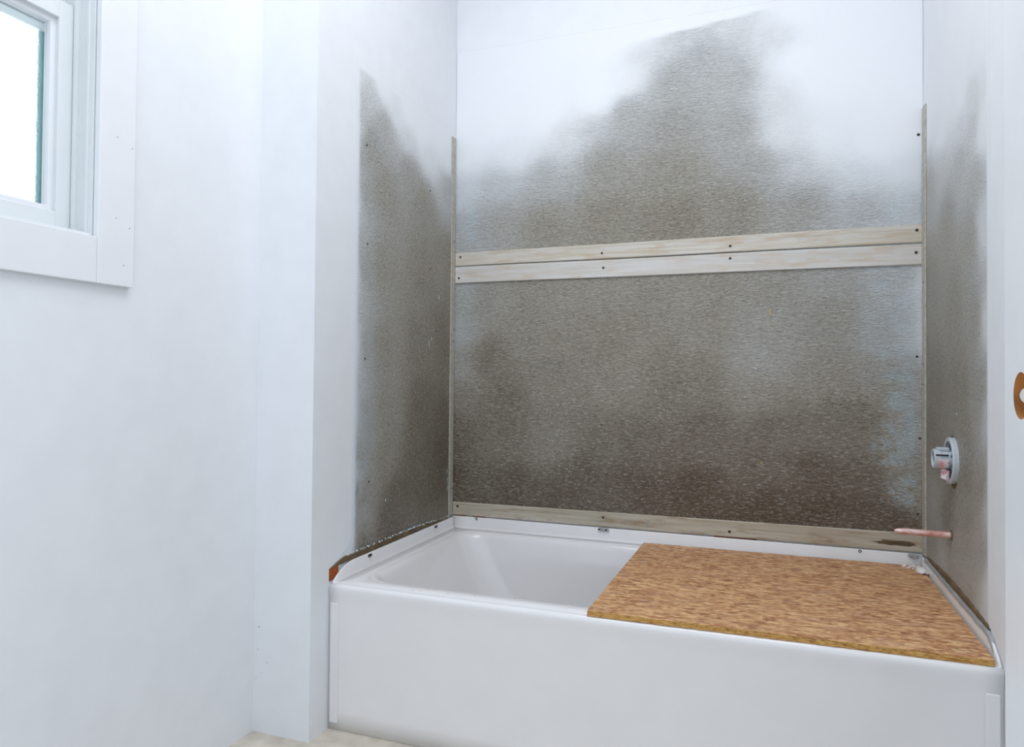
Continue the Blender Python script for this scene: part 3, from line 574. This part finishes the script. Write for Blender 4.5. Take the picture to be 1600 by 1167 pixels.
# ============================================================ STRAND BOARD LYING ON THE TUB
def board_slab():
    cor = [(0.703, -0.796), (1.5105, -0.790), (1.5105, -0.024), (0.709, -0.036)]; zb, zt = TZ + 0.0006, TZ + 0.0128
    nx, ny = 60, 40; bm = bmesh.new(); G = {}
    def P(u, v):
        a = Vector(cor[0]).lerp(Vector(cor[1]), u); b = Vector(cor[3]).lerp(Vector(cor[2]), u); return a.lerp(b, v)
    for k, z in ((0, zb), (1, zt)):
        for j in range(ny + 1):
            for i in range(nx + 1):
                p = P(i / nx, j / ny); e = 0.0009 if (j in (0, ny) or i in (0, nx)) else 0
                p = p + Vector((random.uniform(-e, e) if i in (0, nx) else 0, random.uniform(-1.2 * e, 1.2 * e) if j in (0, ny) else 0))
                G[k, i, j] = bm.verts.new((p.x, p.y, z + (random.uniform(-.0007, .0001) if e and k else 0)))
    for j in range(ny):
        for i in range(nx):
            bm.faces.new((G[1, i, j], G[1, i + 1, j], G[1, i + 1, j + 1], G[1, i, j + 1])); bm.faces.new((G[0, i, j], G[0, i, j + 1], G[0, i + 1, j + 1], G[0, i + 1, j]))
    E = []
    ring = [(i, 0) for i in range(nx)] + [(nx, j) for j in range(ny)] + [(i, ny) for i in range(nx, 0, -1)] + [(0, j) for j in range(ny, 0, -1)]
    mids = {}
    for (i, j) in ring:
        a, b = G[0, i, j].co, G[1, i, j].co; c = P(0.5, 0.5); out = (Vector((a.x, a.y)) - c).normalized() * random.uniform(-0.0012, 0.0010)
        mids[i, j] = [bm.verts.new((a.x * (1 - t) + b.x * t + out.x * random.random(), a.y * (1 - t) + b.y * t + out.y * random.random(), a.z * (1 - t) + b.z * t)) for t in (0.33, 0.66)]
    for q, r in zip(ring, ring[1:] + ring[:1]):
        A = [G[0, q[0], q[1]]] + mids[q] + [G[1, q[0], q[1]]]; B = [G[0, r[0], r[1]]] + mids[r] + [G[1, r[0], r[1]]]
        for k in range(3): f = bm.faces.new((A[k], B[k], B[k + 1], A[k + 1])); f.material_index = 1
    o = link('strand_board', bm, [M['osb'], M['osb_edge']], org=(1.11, -0.41, TZ))
    return tag(o, 'brown strand board lying flat across the right half of the bathtub', 'board')
board_slab()

# ============================================================ SHOWER VALVE, PIPE
VY, VZ = -0.384, 0.313
val = empty('shower_valve', (W, VY, VZ), 'grey plastic shower valve guard sticking out of the right end wall above the copper pipe', 'valve')
bm = bmesh.new(); r_ = lathe(bm, (W, VY, VZ), (-1, 0, 0), [(0.0, 0.0575), (0.010, 0.0575), (0.0125, 0.0560), (0.0125, 0.0490), (0.0110, 0.0475), (0.002, 0.0470), (0.0, 0.0470)], 56); link('guard_ring', bm, M['guard'], val, smooth=False)
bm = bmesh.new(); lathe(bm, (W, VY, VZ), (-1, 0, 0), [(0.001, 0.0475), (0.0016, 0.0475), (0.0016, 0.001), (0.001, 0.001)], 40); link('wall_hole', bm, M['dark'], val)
for an in (30, 90, 150, 210, 270, 330):
    t = math.radians(an); d = Vector((0, math.cos(t), math.sin(t))); p = Vector((0, VY, VZ)); s = Vector((0, -math.sin(t), math.cos(t))) * 0.0022
    v = []; bm = bmesh.new()
    for x in (W - 0.0018, W - 0.0105):
        for k in (0.018, 0.0475):
            for sg in (-1, 1): v.append(bm.verts.new(Vector((x, 0, 0)) + p + d * k + s * sg))
    for f in ((0, 1, 3, 2), (4, 6, 7, 5), (0, 4, 5, 1), (2, 3, 7, 6), (0, 2, 6, 4), (1, 5, 7, 3)): bm.faces.new([v[i] for i in f])
    link('guard_rib', bm, M['guard_in'], val)
SZ = VZ + 0.004
bm = bmesh.new(); lathe(bm, (W - 0.0018, VY, SZ), (-1, 0, 0), [(0, 0.0225), (0.028, 0.0225), (0.0285, 0.0240), (0.0415, 0.0240), (0.0430, 0.0230), (0.0430, 0.0195), (0.0415, 0.0185), (0.020, 0.019), (0.020, 0.001)], 40); link('valve_sleeve', bm, M['guard'], val)
bm = bmesh.new(); box(bm, (W - 0.037, VY - 0.013, SZ + 0.020), (W - 0.010, VY + 0.012, SZ + 0.0285)); link('sleeve_key', bm, M['guard'], val, bevel=0.002)
bm = bmesh.new(); box(bm, (W - 0.042, VY - 0.0242, SZ + 0.0095), (W - 0.015, VY - 0.0185, SZ + 0.0125)); link('sleeve_slot', bm, M['dark'], val)
bm = bmesh.new(); cyl(bm, (W - 0.020, VY, SZ), (W - 0.041, VY, SZ), 0.009, 0.008, 20); link('valve_stem', bm, M['screw'], val)
# label wrapped on the sleeve, and a torn flap hanging under it
bm = bmesh.new(); prev = None
for i in range(13):
    t = math.radians(178 + 72 * i / 12)
    cur = [bm.verts.new((x, VY + 0.0248 * math.cos(t), SZ + 0.0248 * math.sin(t))) for x in (W - 0.037 + 0.003 * (i / 12), W - 0.014)]
    if prev: bm.faces.new((prev[0], prev[1], cur[1], cur[0]))
    prev = cur
link('warning_label', bm, M['label'], val)
bm = bmesh.new(); pts = [(W - 0.030, VY - 0.018, VZ - 0.020), (W - 0.0145, VY - 0.026, VZ - 0.022), (W - 0.0140, VY - 0.022, VZ - 0.034), (W - 0.0135, VY - 0.024, VZ - 0.050), (W - 0.022, VY - 0.021, VZ - 0.045), (W - 0.032, VY - 0.019, VZ - 0.040)]
f = bm.faces.new([bm.verts.new(p) for p in pts]); bmesh.ops.solidify(bm, geom=[f], thickness=0.0004)
tag(link('torn_label', bm, M['label'], val), 'pink and white torn label flap')
bm = bmesh.new()
for i, (y, z) in enumerate(((VY - 0.018, VZ - 0.060), (VY - 0.008, VZ - 0.064), (VY + 0.004, VZ - 0.062), (VY - 0.028, VZ - 0.055), (VY + 0.006, VZ + 0.061))): blob(bm, '-x', (W, y, z), 0.007, 0.005, 0.004, 7, i)
tag(link('chipped_edge', bm, M['tan_resid'], val), kind='stuff')
# copper stub, pinched shut at the end
bm = bmesh.new(); py, pz = -0.362, 0.126
prof = [(0.0, 0.0085), (0.004, 0.0085), (0.006, 0.0079), (0.09, 0.0079), (0.105, 0.0077), (0.117, 0.0062), (0.124, 0.0040), (0.1265, 0.0020), (0.127, 0.0002)]
rings = lathe(bm, (W - 0.0005, py, pz), (-1, 0, 0.012), prof, 24)
bm.faces.new(rings[0]); o = link('copper_pipe', bm, M['copper'], smooth=True, org=(W, py, pz)); tag(o, 'copper pipe stub with a pinched tip sticking out of the right end wall', 'pipe')
bm = bmesh.new(); lathe(bm, (W - 0.0006, py, pz), (-1, 0, 0), [(0, 0.0125), (0.0020, 0.0115), (0.0026, 0.0086)], 20); link('pipe_collar', bm, M['tan_resid'], o, smooth=True)

# ============================================================ PLASTER CRUMBS AND SEALANT
def chunk(name, p, s, mat, label, cat, seed, group=None):
    bm = bmesh.new(); bmesh.ops.create_icosphere(bm, subdivisions=2, radius=1); rr = random.Random(seed)
    lo = -0.55
    for v in bm.verts:
        k = 1 + 0.45 * (noise.noise(v.co * 1.7 + Vector((seed, 0, 0))))
        v.co = Vector((v.co.x * s[0] * k, v.co.y * s[1] * k, max(lo, v.co.z) * s[2] * k)) + Vector(p) + Vector((0, 0, -lo * s[2] * 0.7))
    mz = min(v.co.z for v in bm.verts)
    for v in bm.verts: v.co.z += p[2] - mz
    o = link(name, bm, mat, org=p); return tag(o, label, cat, group)
ZB = TZ + 0.0130
chunk('plaster_chunk', (1.500, -0.118, ZB), (0.016, 0.020, 0.010), M['plaster'], 'largest white plaster chunk on the back right corner of the strand board', 'plaster', 1)
for i, (x, y, s) in enumerate(((1.466, -0.052, .006), (1.480, -0.060, .0045), (1.490, -0.050, .005), (1.497, -0.064, .004), (1.474, -0.070, .0035), (1.504, -0.050, .0045), (1.486, -0.074, .003), (1.505, -0.078, .0035))):
    chunk('plaster_crumb', (x, y, ZB), (s * 1.2, s, s * 0.7), M['plaster'], 'small plaster crumb at the back right corner of the strand board behind the chunk', 'plaster', i + 3, 'plaster crumbs by the right back corner')
o = chunk('sealant_lump', (0.568, -0.0085, -0.012), (0.020, 0.006, 0.0075), M['caulk'], 'crumbly grey sealant lump on the tub edge below the middle of the back batten', 'sealant', 21)
for (x, z) in ((0.553, -0.003), (0.577, -0.0035)):
    bm = bmesh.new(); blob(bm, 'y', (x, -0.0125, z - 0.003), 0.005, 0.0028, 0.0016, 7, int(x * 1000)); link('dark_pit', bm, M['dark'], o)
chunk('sealant_patch', (W - 0.026, -0.0095, -0.014), (0.015, 0.004, 0.009), M['caulk'], 'grey sealant patch in the right back corner at the end of the batten', 'sealant', 31)
